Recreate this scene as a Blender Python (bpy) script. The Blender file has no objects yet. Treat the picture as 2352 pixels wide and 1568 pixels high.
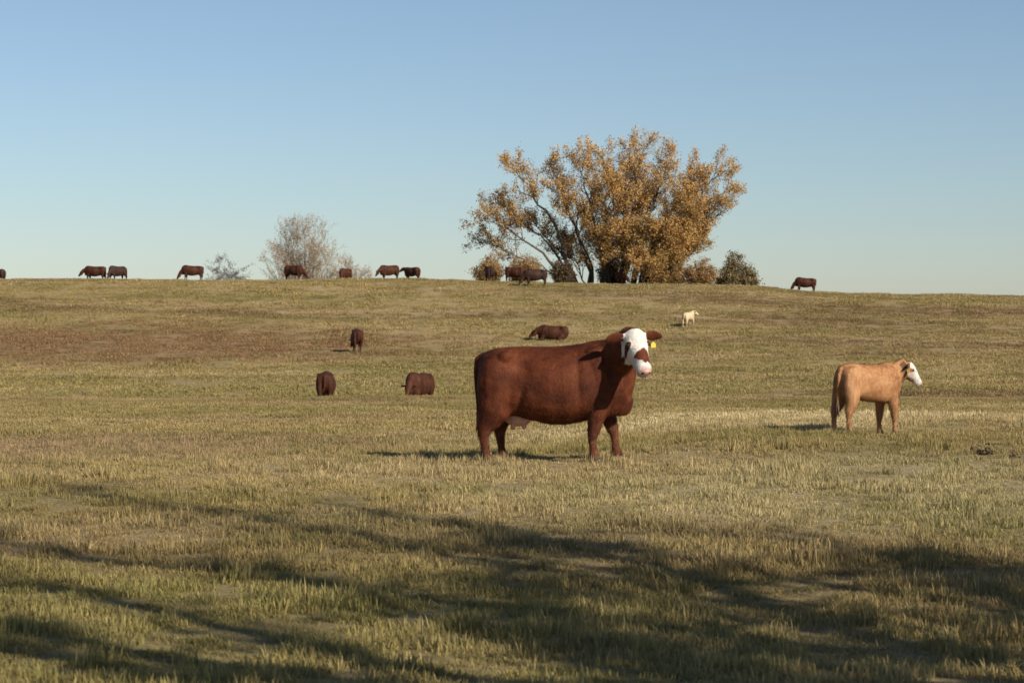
import bpy, bmesh, math, random
import numpy as np
from mathutils import Vector, Matrix, Quaternion, noise as mnoise

R = math.radians
scene = bpy.context.scene
COL = scene.collection

# ------------------------------------------------------------------ camera, sky, sun, exposure
EYE = 1.7
FP = 4940.0            # focal length in units of the 2352 px wide view used for measuring
SUN_AZ = R(42)         # shadows run to the left and away: sun stands to the right, behind the camera
SUN_EL = R(32)
cam_d = bpy.data.cameras.new('camera')
cam = bpy.data.objects.new('camera', cam_d); COL.objects.link(cam)
cam.location = (0, 0, EYE)
cam.rotation_euler = (R(90 - 0.79), 0, 0)
cam_d.sensor_width = 36; cam_d.lens = FP / 2352 * 36
cam_d.clip_start = 0.1; cam_d.clip_end = 8000
cam_d.dof.use_dof = True; cam_d.dof.focus_distance = 26; cam_d.dof.aperture_fstop = 5.6
scene.camera = cam
scene.render.resolution_x = 1024; scene.render.resolution_y = 682

S = Vector((math.cos(SUN_AZ) * math.cos(SUN_EL), -math.sin(SUN_AZ) * math.cos(SUN_EL), math.sin(SUN_EL)))
world = bpy.data.worlds.new('World'); scene.world = world; world.use_nodes = True
wn = world.node_tree
sky = wn.nodes.new('ShaderNodeTexSky'); sky.sky_type = 'NISHITA'; sky.sun_disc = False
sky.sun_elevation = SUN_EL; sky.sun_rotation = math.atan2(S.x, S.y)
sky.altitude = 300; sky.air_density = 1.0; sky.dust_density = 0.3; sky.ozone_density = 5.0
wn.nodes['Background'].inputs['Strength'].default_value = 0.071
hsv = wn.nodes.new('ShaderNodeHueSaturation'); hsv.inputs['Saturation'].default_value = .88; hsv.inputs['Hue'].default_value = .499
wn.links.new(sky.outputs['Color'], hsv.inputs['Color'])
wn.links.new(hsv.outputs['Color'], wn.nodes['Background'].inputs['Color'])
sun_d = bpy.data.lights.new('sun', 'SUN'); sun_d.energy = 5.0; sun_d.angle = R(0.53); sun_d.color = (1.0, 0.93, 0.82)
sun = bpy.data.objects.new('sun', sun_d); COL.objects.link(sun)
sun.rotation_euler = S.to_track_quat('Z', 'Y').to_euler(); sun.location = (30, -30, 40)
scene.view_settings.view_transform = 'Standard'; scene.view_settings.look = 'None'
scene.view_settings.exposure = 0.45; scene.view_settings.gamma = 1.0
scene.view_settings.use_curve_mapping = False

# ------------------------------------------------------------------ helpers
def tag(o, label=None, cat=None, group=None, kind=None):
    if label: o['label'] = label
    if cat: o['category'] = cat
    if group: o['group'] = group
    if kind: o['kind'] = kind
    return o

def link(name, me, mat=None, parent=None, smooth=True):
    me.name = name
    o = bpy.data.objects.new(name, me); COL.objects.link(o)
    if mat: me.materials.clear(); me.materials.append(mat)
    if smooth: me.polygons.foreach_set('use_smooth', [True] * len(me.polygons))
    if parent: o.parent = parent
    return o

def empty(name, loc, rot=(0, 0, 0), scale=1.0):
    o = bpy.data.objects.new(name, None); COL.objects.link(o)
    o.location = loc; o.rotation_euler = rot; o.scale = (scale,) * 3
    o.empty_display_size = 0.2
    return o

def smooth(a, b, x):
    t = np.clip((np.asarray(x, float) - a) / (b - a), 0, 1)
    return t * t * (3 - 2 * t)

def at(px, py, Y):
    return Vector(((px - 1176) / FP * Y, Y, EYE + (716 - py) / FP * Y))

# ------------------------------------------------------------------ terrain height
PY = np.array([-400, -120, 0, 10, 20, 26, 30, 36, 45, 55, 65, 75, 85, 98, 112, 125, 140, 155, 165, 173, 181, 190, 200, 230, 300, 500, 1000, 6000], float)
PZ = np.array([1.0, .3, 0, 0, 0, -.03, -.16, -.35, -.55, -.72, -.90, -1.55, -2.0, -1.75, -1.15, -.45, .75, 2.25, 3.35, 4.0, 4.32, 4.36, 4.1, 2.6, -.5, -6, -16, -60], float)
def pchip(x, y, q):
    h = np.diff(x); d = np.diff(y) / h
    m = np.zeros_like(y); m[0] = d[0]; m[-1] = d[-1]
    for i in range(1, len(x) - 1):
        if d[i-1] * d[i] > 0:
            w1 = 2*h[i] + h[i-1]; w2 = h[i] + 2*h[i-1]
            m[i] = (w1 + w2) / (w1 / d[i-1] + w2 / d[i])
    q = np.asarray(q, float)
    i = np.clip(np.searchsorted(x, q) - 1, 0, len(x) - 2)
    t = np.clip((q - x[i]) / h[i], 0, 1)
    h00 = 2*t**3 - 3*t**2 + 1; h10 = t**3 - 2*t**2 + t; h01 = -2*t**3 + 3*t**2; h11 = t**3 - t**2
    return h00*y[i] + h10*h[i]*m[i] + h01*y[i+1] + h11*h[i]*m[i+1]
RX = np.array([-600, -60, -9.5, 4.3, 19.7, 24.9, 40.5, 80, 600], float)
RZ = np.array([-.3, 0.0, 0, -.25, -.62, -.95, -1.35, -2.0, -6], float)
def zt(X, Y):
    X = np.asarray(X, float); Y = np.asarray(Y, float)
    z = pchip(PY, PZ, Y)
    z = z + smooth(105, 172, Y) * pchip(RX, RZ, X)
    z = z + .225 * smooth(0, 3.2, X) * smooth(21, 27, Y) * (1 - smooth(33, 50, Y))
    z = z + .11 * smooth(1.2, 3, X) * smooth(28.6, 32, Y) * (1 - smooth(34, 50, Y))
    z = z - .13 * (1 - smooth(-.3, 1.2, X)) * smooth(25.4, 28.5, Y) * (1 - smooth(31, 46, Y))
    b = .035*np.sin(X*.61+1.3)*np.sin(Y*.47+.4) + .05*np.sin(X*.23+Y*.11) * np.sin(Y*.19+2) + .012*np.sin(X*2.1+Y*.7)*np.sin(Y*1.7-X*.6)
    return z + b * smooth(4, 12, np.abs(Y)) * (1 + 1.0 * smooth(60, 140, Y))
def gz(x, y): return float(zt(x, y))

# ------------------------------------------------------------------ materials
def new_mat(name):
    m = bpy.data.materials.new(name); m.use_nodes = True
    nt = m.node_tree; b = nt.nodes['Principled BSDF']
    return m, nt, b
def N(nt, typ, **kw):
    n = nt.nodes.new(typ)
    for k, v in kw.items(): setattr(n, k, v)
    return n
def noise_node(nt, vec, scale, detail=4, rough=.55):
    n = N(nt, 'ShaderNodeTexNoise'); n.inputs['Scale'].default_value = scale
    n.inputs['Detail'].default_value = detail; n.inputs['Roughness'].default_value = rough
    nt.links.new(vec, n.inputs['Vector']); return n.outputs['Fac']
def ramp(nt, fac, stops):
    r = N(nt, 'ShaderNodeValToRGB'); el = r.color_ramp.elements
    while len(el) < len(stops): el.new(.5)
    for e, (p, c) in zip(el, stops):
        e.position = p; e.color = (*c, 1) if len(c) == 3 else c
    nt.links.new(fac, r.inputs['Fac']); return r.outputs['Color']
def mix(nt, fac, a, b, mode='MIX'):
    m = N(nt, 'ShaderNodeMix', data_type='RGBA', blend_type=mode)
    for s, v in ((m.inputs[0], fac), (m.inputs[6], a), (m.inputs[7], b)):
        if isinstance(v, (int, float)): s.default_value = v
        elif isinstance(v, tuple): s.default_value = (*v, 1) if len(v) == 3 else v
        else: nt.links.new(v, s)
    return m.outputs[2]
def mapping(nt, vec, scale):
    m = N(nt, 'ShaderNodeMapping'); m.inputs['Scale'].default_value = scale
    nt.links.new(vec, m.inputs['Vector']); return m.outputs['Vector']
def attr(nt, name, out='Fac'):
    a = N(nt, 'ShaderNodeAttribute', attribute_name=name); return a.outputs[out]
g2 = lambda v: (v, v, v)

TAN = (.41, .31, .15); STRAW = (.35, .24, .125); OLIVE = (.235, .195, .075); UMBER = (.20, .125, .07)
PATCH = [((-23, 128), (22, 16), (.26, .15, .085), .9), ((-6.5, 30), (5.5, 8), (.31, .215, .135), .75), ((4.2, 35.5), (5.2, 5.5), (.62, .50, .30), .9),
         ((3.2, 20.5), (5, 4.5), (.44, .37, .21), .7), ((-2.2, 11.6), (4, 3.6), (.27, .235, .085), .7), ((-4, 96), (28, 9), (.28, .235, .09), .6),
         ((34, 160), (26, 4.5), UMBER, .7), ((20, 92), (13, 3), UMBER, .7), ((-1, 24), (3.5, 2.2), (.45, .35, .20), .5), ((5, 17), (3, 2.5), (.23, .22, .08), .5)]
def pasture(nt):
    geo = N(nt, 'ShaderNodeNewGeometry'); pos = geo.outputs['Position']
    flat = mapping(nt, pos, (1, 1, 0))
    big = noise_node(nt, mapping(nt, flat, (.10, .16, 1)), 1.0, 5, .6)
    c = ramp(nt, big, [(.30, OLIVE), (.44, (.30, .24, .10)), (.58, TAN), (.74, STRAW)])
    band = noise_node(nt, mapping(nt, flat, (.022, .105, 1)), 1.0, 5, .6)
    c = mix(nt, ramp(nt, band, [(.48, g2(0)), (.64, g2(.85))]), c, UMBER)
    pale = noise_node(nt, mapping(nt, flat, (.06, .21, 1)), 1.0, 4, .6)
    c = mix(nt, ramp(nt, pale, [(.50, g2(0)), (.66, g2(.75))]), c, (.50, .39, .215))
    wob = N(nt, 'ShaderNodeTexNoise'); wob.inputs['Scale'].default_value = .35; wob.inputs['Detail'].default_value = 5
    nt.links.new(flat, wob.inputs['Vector'])
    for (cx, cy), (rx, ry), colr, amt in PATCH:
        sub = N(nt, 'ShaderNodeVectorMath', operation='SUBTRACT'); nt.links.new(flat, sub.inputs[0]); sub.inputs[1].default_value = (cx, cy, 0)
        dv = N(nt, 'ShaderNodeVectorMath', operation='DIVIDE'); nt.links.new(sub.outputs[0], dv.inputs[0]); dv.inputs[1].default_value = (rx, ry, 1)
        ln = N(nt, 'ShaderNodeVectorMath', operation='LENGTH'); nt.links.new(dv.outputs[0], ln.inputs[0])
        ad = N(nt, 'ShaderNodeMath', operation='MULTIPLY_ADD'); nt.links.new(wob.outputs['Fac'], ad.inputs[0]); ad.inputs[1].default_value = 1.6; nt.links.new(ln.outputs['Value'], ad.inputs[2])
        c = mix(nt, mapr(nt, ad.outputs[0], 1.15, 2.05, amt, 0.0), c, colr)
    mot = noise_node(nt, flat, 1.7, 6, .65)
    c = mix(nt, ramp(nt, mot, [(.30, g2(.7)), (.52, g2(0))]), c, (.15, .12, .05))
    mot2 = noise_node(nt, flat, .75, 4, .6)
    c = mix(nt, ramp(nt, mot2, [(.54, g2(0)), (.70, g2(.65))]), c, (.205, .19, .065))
    return c, flat
def mapr(nt, v, a, b_, c, d):
    m = N(nt, 'ShaderNodeMapRange', interpolation_type='SMOOTHSTEP'); nt.links.new(v, m.inputs['Value'])
    for k, q in (('From Min', a), ('From Max', b_), ('To Min', c), ('To Max', d)): m.inputs[k].default_value = q
    return m.outputs['Result']

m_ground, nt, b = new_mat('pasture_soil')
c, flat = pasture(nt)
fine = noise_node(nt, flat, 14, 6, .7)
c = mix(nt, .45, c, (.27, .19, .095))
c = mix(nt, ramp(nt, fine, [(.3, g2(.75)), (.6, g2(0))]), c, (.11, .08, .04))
nt.links.new(c, b.inputs['Base Color']); b.inputs['Roughness'].default_value = 1; b.inputs['Specular IOR Level'].default_value = .1
bp = N(nt, 'ShaderNodeBump'); bp.inputs['Strength'].default_value = .9; bp.inputs['Distance'].default_value = .06
nt.links.new(noise_node(nt, flat, 7, 8, .7), bp.inputs['Height']); nt.links.new(bp.outputs['Normal'], b.inputs['Normal'])

def leafy(name, col_fn, transl=.35):
    m, nt, b = new_mat(name)
    c = col_fn(nt)
    b.inputs['Roughness'].default_value = .75; b.inputs['Specular IOR Level'].default_value = .2
    nt.links.new(c, b.inputs['Base Color'])
    t = N(nt, 'ShaderNodeBsdfTranslucent'); nt.links.new(c, t.inputs['Color'])
    mx = N(nt, 'ShaderNodeMixShader'); mx.inputs[0].default_value = transl
    nt.links.new(b.outputs[0], mx.inputs[1]); nt.links.new(t.outputs[0], mx.inputs[2])
    nt.links.new(mx.outputs[0], nt.nodes['Material Output'].inputs['Surface'])
    return m
def grass_col(nt):
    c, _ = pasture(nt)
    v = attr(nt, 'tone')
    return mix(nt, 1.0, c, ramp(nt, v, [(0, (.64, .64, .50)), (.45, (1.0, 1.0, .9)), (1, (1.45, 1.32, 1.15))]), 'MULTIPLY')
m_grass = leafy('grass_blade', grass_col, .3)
def leaf_mat(name, dark, mid, light, transl=.3):
    return leafy(name, lambda nt: ramp(nt, attr(nt, 'tone'), [(0, dark), (.5, mid), (1, light)]), transl)
m_leaf_orange = leaf_mat('autumn_leaf', (.21, .15, .05), (.48, .27, .085), (.62, .40, .14))
m_leaf_tan = leaf_mat('thin_tan_leaf', (.32, .225, .15), (.46, .34, .23), (.55, .42, .28))
m_leaf_rust = leaf_mat('rust_shrub_leaf', (.20, .11, .045), (.36, .21, .08), (.46, .30, .12))
m_leaf_cedar = leaf_mat('cedar_foliage', (.085, .066, .03), (.17, .125, .052), (.26, .185, .08), .1)
m_leaf_grey = leaf_mat('grey_twig_foliage', (.12, .12, .115), (.18, .175, .165), (.24, .22, .19))
m_leaf_dark = leaf_mat('brush_foliage', (.05, .035, .02), (.10, .065, .035), (.18, .11, .05), .15)
def bark(name, c1, c2):
    m, nt, b = new_mat(name)
    tc = N(nt, 'ShaderNodeTexCoord')
    n = noise_node(nt, mapping(nt, tc.outputs['Object'], (6, 6, 1.2)), 1.5, 6, .65)
    nt.links.new(ramp(nt, n, [(.3, c1), (.7, c2)]), b.inputs['Base Color']); b.inputs['Roughness'].default_value = .95
    bp = N(nt, 'ShaderNodeBump'); bp.inputs['Distance'].default_value = .03; nt.links.new(n, bp.inputs['Height'])
    nt.links.new(bp.outputs['Normal'], b.inputs['Normal']); return m
m_bark = bark('bark', (.05, .04, .032), (.13, .105, .08))
m_bark_pale = bark('pale_bark', (.15, .115, .08), (.29, .225, .155))

def coat(name, dark, mid, light, white=(.72, .66, .58)):
    m, nt, b = new_mat(name)
    tc = N(nt, 'ShaderNodeTexCoord'); o = tc.outputs['Object']
    n1 = noise_node(nt, o, 3.2, 5, .6); n2 = noise_node(nt, mapping(nt, o, (26, 26, 9)), 1.0, 6, .7)
    c = ramp(nt, n1, [(.36, dark), (.50, mid), (.66, light)])
    c = mix(nt, ramp(nt, n2, [(.35, g2(.45)), (.62, g2(0))]), c, dark)
    sx = N(nt, 'ShaderNodeSeparateXYZ'); nt.links.new(o, sx.inputs[0])
    dirt = N(nt, 'ShaderNodeMath', operation='MULTIPLY'); nt.links.new(mapr(nt, sx.outputs['Z'], .60, .12, 0, .75), dirt.inputs[0])
    nt.links.new(mapr(nt, noise_node(nt, o, 6, 5, .7), .42, .66, 0, 1), dirt.inputs[1])
    c = mix(nt, dirt.outputs[0], c, (.15, .11, .07))
    wn_ = noise_node(nt, o, 22, 5, .65)
    ad = N(nt, 'ShaderNodeMath', operation='MULTIPLY_ADD'); nt.links.new(wn_, ad.inputs[0]); ad.inputs[1].default_value = .5
    nt.links.new(attr(nt, 'white'), ad.inputs[2])
    wc = ramp(nt, n2, [(.3, tuple(v * .78 for v in white)), (.65, white)])
    c = mix(nt, ramp(nt, ad.outputs[0], [(.66, g2(0)), (.84, g2(1))]), c, wc)
    c = mix(nt, attr(nt, 'pink'), c, (.50, .27, .22))
    c = mix(nt, attr(nt, 'black'), c, (.022, .015, .012))
    nt.links.new(c, b.inputs['Base Color'])
    b.inputs['Roughness'].default_value = .68; b.inputs['Specular IOR Level'].default_value = .14
    bp = N(nt, 'ShaderNodeBump'); bp.inputs['Distance'].default_value = .012; bp.inputs['Strength'].default_value = .7
    nt.links.new(n2, bp.inputs['Height']); nt.links.new(bp.outputs['Normal'], b.inputs['Normal'])
    return m
m_red = coat('red_coat', (.052, .013, .005), (.100, .025, .009), (.150, .041, .014))
m_red_b = coat('brown_red_coat', (.030, .011, .005), (.055, .017, .008), (.085, .028, .011))
m_black_red = coat('dark_coat', (.022, .011, .008), (.04, .018, .012), (.06, .028, .018))
m_tan = coat('tan_coat', (.30, .14, .058), (.45, .225, .10), (.56, .32, .15))
m_cream = coat('cream_coat', (.42, .30, .17), (.52, .39, .24), (.60, .47, .31))
def plain(name, col, rough=.5, var=.25):
    m, nt, b = new_mat(name)
    tc = N(nt, 'ShaderNodeTexCoord'); n = noise_node(nt, tc.outputs['Object'], 30, 4)
    nt.links.new(ramp(nt, n, [(.3, tuple(v*(1-var) for v in col)), (.7, col)]), b.inputs['Base Color'])
    b.inputs['Roughness'].default_value = rough; return m
m_hoof = plain('hoof_horn', (.045, .035, .028), .5)
m_eye = plain('eye', (.012, .008, .006), .08)
m_udder = plain('udder_skin', (.55, .30, .24), .6)
m_nose = plain('nose_skin', (.48, .27, .22), .4)
m_tagy = plain('tag_plastic', (.62, .46, .04), .4, .08)
m_switch = plain('tail_hair', (.16, .09, .05), .8)

# ------------------------------------------------------------------ ground sheet
def axis_vals(segs):
    out = []
    for a, b_, n in segs: out += list(np.linspace(a, b_, n, endpoint=False))
    return np.array(out + [segs[-1][1]])
gy = axis_vals([(-400, -40, 12), (-40, 4, 24), (4, 40, 110), (40, 110, 100), (110, 215, 140), (215, 500, 30), (500, 6000, 16)])
hx = axis_vals([(0, 12, 36), (12, 50, 52), (50, 200, 24), (200, 3500, 14)])
gx = np.concatenate([-hx[:0:-1], hx])
XX, YY = np.meshgrid(gx, gy)
ZZ = zt(XX, YY)
def grid_mesh(XX, YY, ZZ):
    ny, nx = XX.shape
    v = np.stack([XX, YY, ZZ], -1).reshape(-1, 3)
    idx = np.arange(ny * nx).reshape(ny, nx)
    f = np.stack([idx[:-1, :-1], idx[:-1, 1:], idx[1:, 1:], idx[1:, :-1]], -1).reshape(-1, 4)
    me = bpy.data.meshes.new('m'); me.from_pydata(v.tolist(), [], f.tolist()); return me
ground = link('pasture_ground', grid_mesh(XX, YY, ZZ), m_ground)
tag(ground, 'rolling dry grass pasture rising to a long ridge', 'pasture', kind='structure')

# ------------------------------------------------------------------ tubes, leaves, trees
class Geo:
    def __init__(s): s.v = []; s.f = []
    def tube(s, pts, rad, n=6):
        pts = [Vector(p) for p in pts]; base = len(s.v)
        t0 = (pts[1] - pts[0]).normalized()
        side = t0.orthogonal().normalized()
        for i, p in enumerate(pts):
            t = (pts[min(i+1, len(pts)-1)] - pts[max(i-1, 0)]).normalized()
            side = (side - t * side.dot(t)).normalized(); up = t.cross(side)
            for k in range(n):
                a = 2*math.pi*k/n
                s.v.append(p + (side*math.cos(a) + up*math.sin(a)) * rad[i])
        for i in range(len(pts)-1):
            for k in range(n):
                a = base+i*n+k; b_ = base+i*n+(k+1) % n
                s.f.append((a, b_, b_+n, a+n))
        s.f.append(tuple(range(base+n-1, base-1, -1))); e = base+(len(pts)-1)*n
        s.f.append(tuple(range(e, e+n)))
    def mesh(s):
        me = bpy.data.meshes.new('m'); me.from_pydata([tuple(v) for v in s.v], [], s.f); return me

def leaf_mesh(P, size, rng, tone=None, aspect=.6):
    P = np.asarray(P, float); n = len(P)
    a = rng.normal(size=(n, 3)); a /= np.linalg.norm(a, axis=1)[:, None]
    b_ = rng.normal(size=(n, 3)); b_ -= a * (a*b_).sum(1)[:, None]; b_ /= np.linalg.norm(b_, axis=1)[:, None]
    sz = size * rng.uniform(.55, 1.3, n)[:, None]
    c = np.cross(a, b_)
    V = np.stack([P - a*sz*.5, P + b_*sz*aspect*.5 + c*sz*.08, P + a*sz*.5, P - b_*sz*aspect*.5 + c*sz*.08], 1).reshape(-1, 3)
    me = bpy.data.meshes.new('m')
    me.vertices.add(4*n); me.vertices.foreach_set('co', V.ravel())
    me.loops.add(4*n); me.loops.foreach_set('vertex_index', np.arange(4*n, dtype=np.int32))
    me.polygons.add(n); me.polygons.foreach_set('loop_start', np.arange(0, 4*n, 4, dtype=np.int32))
    me.update(calc_edges=True)
    t = rng.uniform(0, 1, n) if tone is None else np.clip(tone + rng.normal(0, .18, n), 0, 1)
    at_ = me.attributes.new('tone', 'FLOAT', 'POINT'); at_.data.foreach_set('value', np.repeat(t, 4).astype(np.float32))
    return me

def limb(p0, p1, r0, r1, rnd, n=8, wob=.06, sag=0.0):
    p0 = Vector(p0); p1 = Vector(p1); L = (p1-p0).length
    pts = []; off = Vector((0, 0, 0))
    for i in range(n+1):
        t = i/n
        q = p0.lerp(p1, t)
        off = off*.7 + Vector((rnd.gauss(0, 1), rnd.gauss(0, 1), rnd.gauss(0, .6))) * L*wob*.5
        w = math.sin(math.pi*t)
        q += off*w + Vector((0, 0, -sag*L*w))
        pts.append(q)
    return pts, [r0 + (r1-r0)*(i/n)**.8 for i in range(n+1)]

def sprout(g, tips, p, d, L, r, depth, rnd, spread=.6, up=.25):
    n = 4; pts = [p]; q = Vector(p); dd = Vector(d).normalized()
    for i in range(n):
        dd = (dd + Vector((rnd.gauss(0, .16), rnd.gauss(0, .16), rnd.gauss(0, .12)+up*.25))).normalized()
        q = q + dd*L/n; pts.append(q)
    g.tube(pts, [max(r*(1-.75*i/n), .006) for i in range(n+1)], 5 if depth > 0 else 3)
    if depth == 0:
        tips.append(pts); return
    for i in range(1, n+1):
        for _ in range(1 if i < n else 2):
            a = dd.orthogonal(); a.rotate(Quaternion(dd, rnd.uniform(0, 6.28)))
            nd = (dd + a*rnd.uniform(.4, 1)*spread + Vector((0, 0, up))).normalized()
            sprout(g, tips, pts[i], nd, L*rnd.uniform(.5, .72), r*.5*(1-.4*i/n), depth-1, rnd, spread, up)

def leaves_on(tips, per, jit, rng):
    out = []
    for pts in tips:
        a = np.array([tuple(p) for p in pts])
        k = rng.poisson(per)
        if k == 0: continue
        t = rng.uniform(0.1, len(a)-1.001, k); i = t.astype(int); f = (t-i)[:, None]
        out.append(a[i]*(1-f) + a[i+1]*f + rng.normal(0, jit, (k, 3)))
    return np.concatenate(out)

def finish_tree(name, root_loc, g, leafP, lsize, mleaf, mbark, label, cat, group, rng, tone=None, aspect=.6):
    root = empty(name, root_loc)
    tag(root, label, cat, group)
    link('trunk', g.mesh(), mbark, root)
    link('crown', leaf_mesh(leafP, lsize, rng, tone, aspect), mleaf, root, smooth=False)
    return root

# --- the big multi-stemmed autumn tree on the ridge
def big_tree():
    rnd = random.Random(11); rng = np.random.default_rng(11)
    Y = 196.0; base = Vector((at(1425, 0, Y).x, Y, 0)); base.z = gz(base.x, base.y) - .1
    k = FP / Y
    g = Geo(); tips = []
    def loc(px, py, dy): return Vector(((px-1425)/k, dy, EYE + (716-py)/k - base.z))
    stems = [  # tip px, py, depth, start px, radius
        (1180, 392, -1, 1335, .30), (1262, 392, 2.0, 1360, .28), (1120, 505, -2, 1325, .24), (1150, 465, 1.5, 1330, .2),
        (1330, 385, -2, 1385, .28), (1385, 360, 1, 1400, .32), (1450, 350, 3, 1430, .34), (1470, 360, -2.5, 1420, .40),
        (1540, 368, 0, 1450, .34), (1600, 400, 2.5, 1470, .28), (1640, 400, -1, 1490, .28), (1672, 435, 1, 1500, .26),
        (1650, 490, -2, 1510, .22), (1612, 545, 2, 1515, .18), (1500, 420, 4, 1450, .26), (1400, 420, -4, 1400, .24),
        (1290, 460, -3.5, 1360, .2), (1560, 470, -4, 1480, .22), (1120, 555, 0, 1320, .13), (1210, 505, 3.5, 1340, .18),
        (1450, 460, 0, 1430, .2), (1360, 490, 3, 1390, .18), (1580, 585, -3, 1500, .14), (1545, 560, -5, 1490, .14), (1500, 540, -5, 1460, .14),
        (1590, 520, -4, 1500, .14), (1430, 545, -5, 1420, .14), (1470, 610, -6, 1465, .10), (1530, 615, -5, 1510, .10), (1380, 560, -4, 1390, .12), (1300, 560, 2, 1350, .12)]
    for (tx, ty, dy, sx, r) in stems:
        p0 = loc(sx, 690, dy*.15); p0.z = -.3
        p1 = loc(tx, ty, dy)
        mid = p0.lerp(p1, .5) + Vector(((p1.x-p0.x)*-.12, 0, (p1.z-p0.z)*.05))
        a, ra = limb(p0, mid, r, r*.62, rnd, 6, .05)
        b_, rb = limb(mid, p1, r*.62, .04, rnd, 8, .06)
        pts = a + b_[1:]; rr = ra + rb[1:]
        g.tube(pts, [q_*.75 for q_ in rr], 7)
        L = (p1-p0).length
        for i in range(3, len(pts)):
            t = i/(len(pts)-1)
            d = (pts[i]-pts[i-1]).normalized()
            cnt = 1 if t < .45 else 2
            if t < .25 and rnd.random() < .3: continue
            if tx < 1300 and t < .6 and rnd.random() < .75: continue
            for _ in range(cnt):
                q = d.orthogonal(); q.rotate(Quaternion(d, rnd.uniform(0, 6.28)))
                nd = (d*.9 + q*rnd.uniform(.5, 1.0) + Vector((0, 0, .25))).normalized()
                sprout(g, tips, pts[i], nd, rnd.uniform(1.3, 2.2)*(1.15-.45*t), rr[i]*.42+.012, 2, rnd, .75, .22)
    P = leaves_on(tips, 8.0, .15, rng)
    tone = np.clip(.5 + .035*(P[:, 2]-7) + .25*np.sin(P[:, 0]*.9)*np.sin(P[:, 2]*.8+P[:, 1]), .05, .95)
    return finish_tree('autumn_tree', base, g, P, .175, m_leaf_orange, m_bark,
        'large multi-stemmed tree with orange-brown autumn leaves on the ridge skyline', 'tree', None, rng, tone)
big_tree()

def small_tree(name, px, Y, top_py, width_px, mleaf, mbark, label, cat='tree', seed=1, per=4, lsize=.22, stems=5, depth=2, group=None, bare=.35, up=.3, sink=0.05):
    rnd = random.Random(seed); rng = np.random.default_rng(seed)
    x = at(px, 0, Y).x; base = Vector((x, Y, gz(x, Y)-sink)); k = FP/Y
    H = EYE + (716-top_py)/k - base.z; W = width_px/k
    g = Geo(); tips = []
    for s_ in range(stems):
        f = (s_+.5)/stems*2-1
        ang = rnd.uniform(0, 6.28)
        tip = Vector((f*W*.46 + rnd.gauss(0, W*.04), math.sin(ang)*W*.30, H*.80*(1-.45*f*f)*rnd.uniform(.84, 1.0)))
        p0 = Vector((f*W*.05, rnd.gauss(0, .1), -.2))
        r = H*.016+.02
        pts, rr = limb(p0, tip, r, .018, rnd, 9, .05)
        g.tube(pts, rr, 6)
        for i in range(2, len(pts)):
            t = i/(len(pts)-1)
            if t < bare: continue
            d = (pts[i]-pts[i-1]).normalized()
            for _ in range(2):
                q = d.orthogonal(); q.rotate(Quaternion(d, rnd.uniform(0, 6.28)))
                sprout(g, tips, pts[i], (d+q*rnd.uniform(.5, 1.1)+Vector((0, 0, .15))).normalized(), H*rnd.uniform(.10, .17), rr[i]*.4+.008, depth, rnd, .8, up)
    P = leaves_on(tips, per, lsize*.6, rng)
    return finish_tree(name, base, g, P, lsize, mleaf, mbark, label, cat, group, rng)

def shrub(name, px, Y, top_py, width_px, mleaf, label, seed, dens=1.0, lsize=.2, cone=False, cat='shrub', group=None, gap=.0):
    rnd = random.Random(seed); rng = np.random.default_rng(seed)
    x = at(px, 0, Y).x; base = Vector((x, Y, gz(x, Y)-.05)); k = FP/Y
    H = EYE + (716-top_py)/k - base.z; W = width_px/k
    g = Geo(); tips = []
    n = int(26 + W*4)
    for i in range(n):
        a = rnd.uniform(0, 6.28); rr = math.sqrt(rnd.random())
        hx_, hy_ = math.cos(a)*rr*W*.5, math.sin(a)*rr*W*.4
        prof = (1-rr**1.3) if cone else (1-.55*rr**2)
        prof *= .78 + .38*mnoise.noise(Vector((hx_*1.3+seed, hy_*1.3, .5))) + (.12 if cone else .05)
        tip = Vector((hx_, hy_, H*prof*rnd.uniform(.72, 1.05)+.15))
        p0 = Vector((hx_*.25, hy_*.25, -.15))
        pts, rd = limb(p0, tip, .035+.006*H, .01, rnd, 6, .07)
        g.tube(pts, rd, 4)
        for j in range(1, len(pts)):
            d = (pts[j]-pts[j-1]).normalized()
            for _ in range(2):
                q = d.orthogonal(); q.rotate(Quaternion(d, rnd.uniform(0, 6.28)))
                sprout(g, tips, pts[j], (d*.5+q).normalized(), H*rnd.uniform(.10, .2)+.1, .015, 0, rnd, .8, .2)
    P = leaves_on(tips, 22*dens, lsize*.8, rng); P = P[P[:, 2] > .05]
    return finish_tree(name, base, g, P, lsize*.85, mleaf, m_bark_pale, label, cat, group, rng)

small_tree('bare_tree', 690, 285, 476, 150, m_leaf_tan, m_bark_pale, 'slender tan tree with thin faded foliage rising behind the grazing herd', seed=5, per=5, lsize=.15, stems=13, bare=.38)
small_tree('bare_tree', 805, 290, 572, 95, m_leaf_tan, m_bark_pale, 'low wispy tan sapling spreading just above a small end-on cow on the skyline', seed=8, per=3, lsize=.15, stems=6, bare=.1)
shrub('distant_bush', 515, 300, 582, 130, m_leaf_grey, 'grey leafless bush low behind the skyline, left of the slender tan tree', 21, 2.2, .2)
shrub('cedar_tree', 1690, 192, 570, 100, m_leaf_cedar, 'dark green pointed cedar at the right foot of the big autumn tree', 22, 1.5, .2, True, 'tree')
shrub('rust_shrub', 1605, 190, 592, 80, m_leaf_rust, 'low rusty shrub between the big autumn tree and the dark cedar', 23, .8, .18)
shrub('rust_shrub', 1120, 192, 590, 75, m_leaf_rust, 'small rusty shrub directly behind the dark end-on cow on the ridge', 24, .9, .18)
shrub('rust_shrub', 1205, 191.5, 588, 95, m_leaf_rust, 'wider rusty shrub behind the pair of cows at the left of the big tree', 25, .8, .18)
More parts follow.
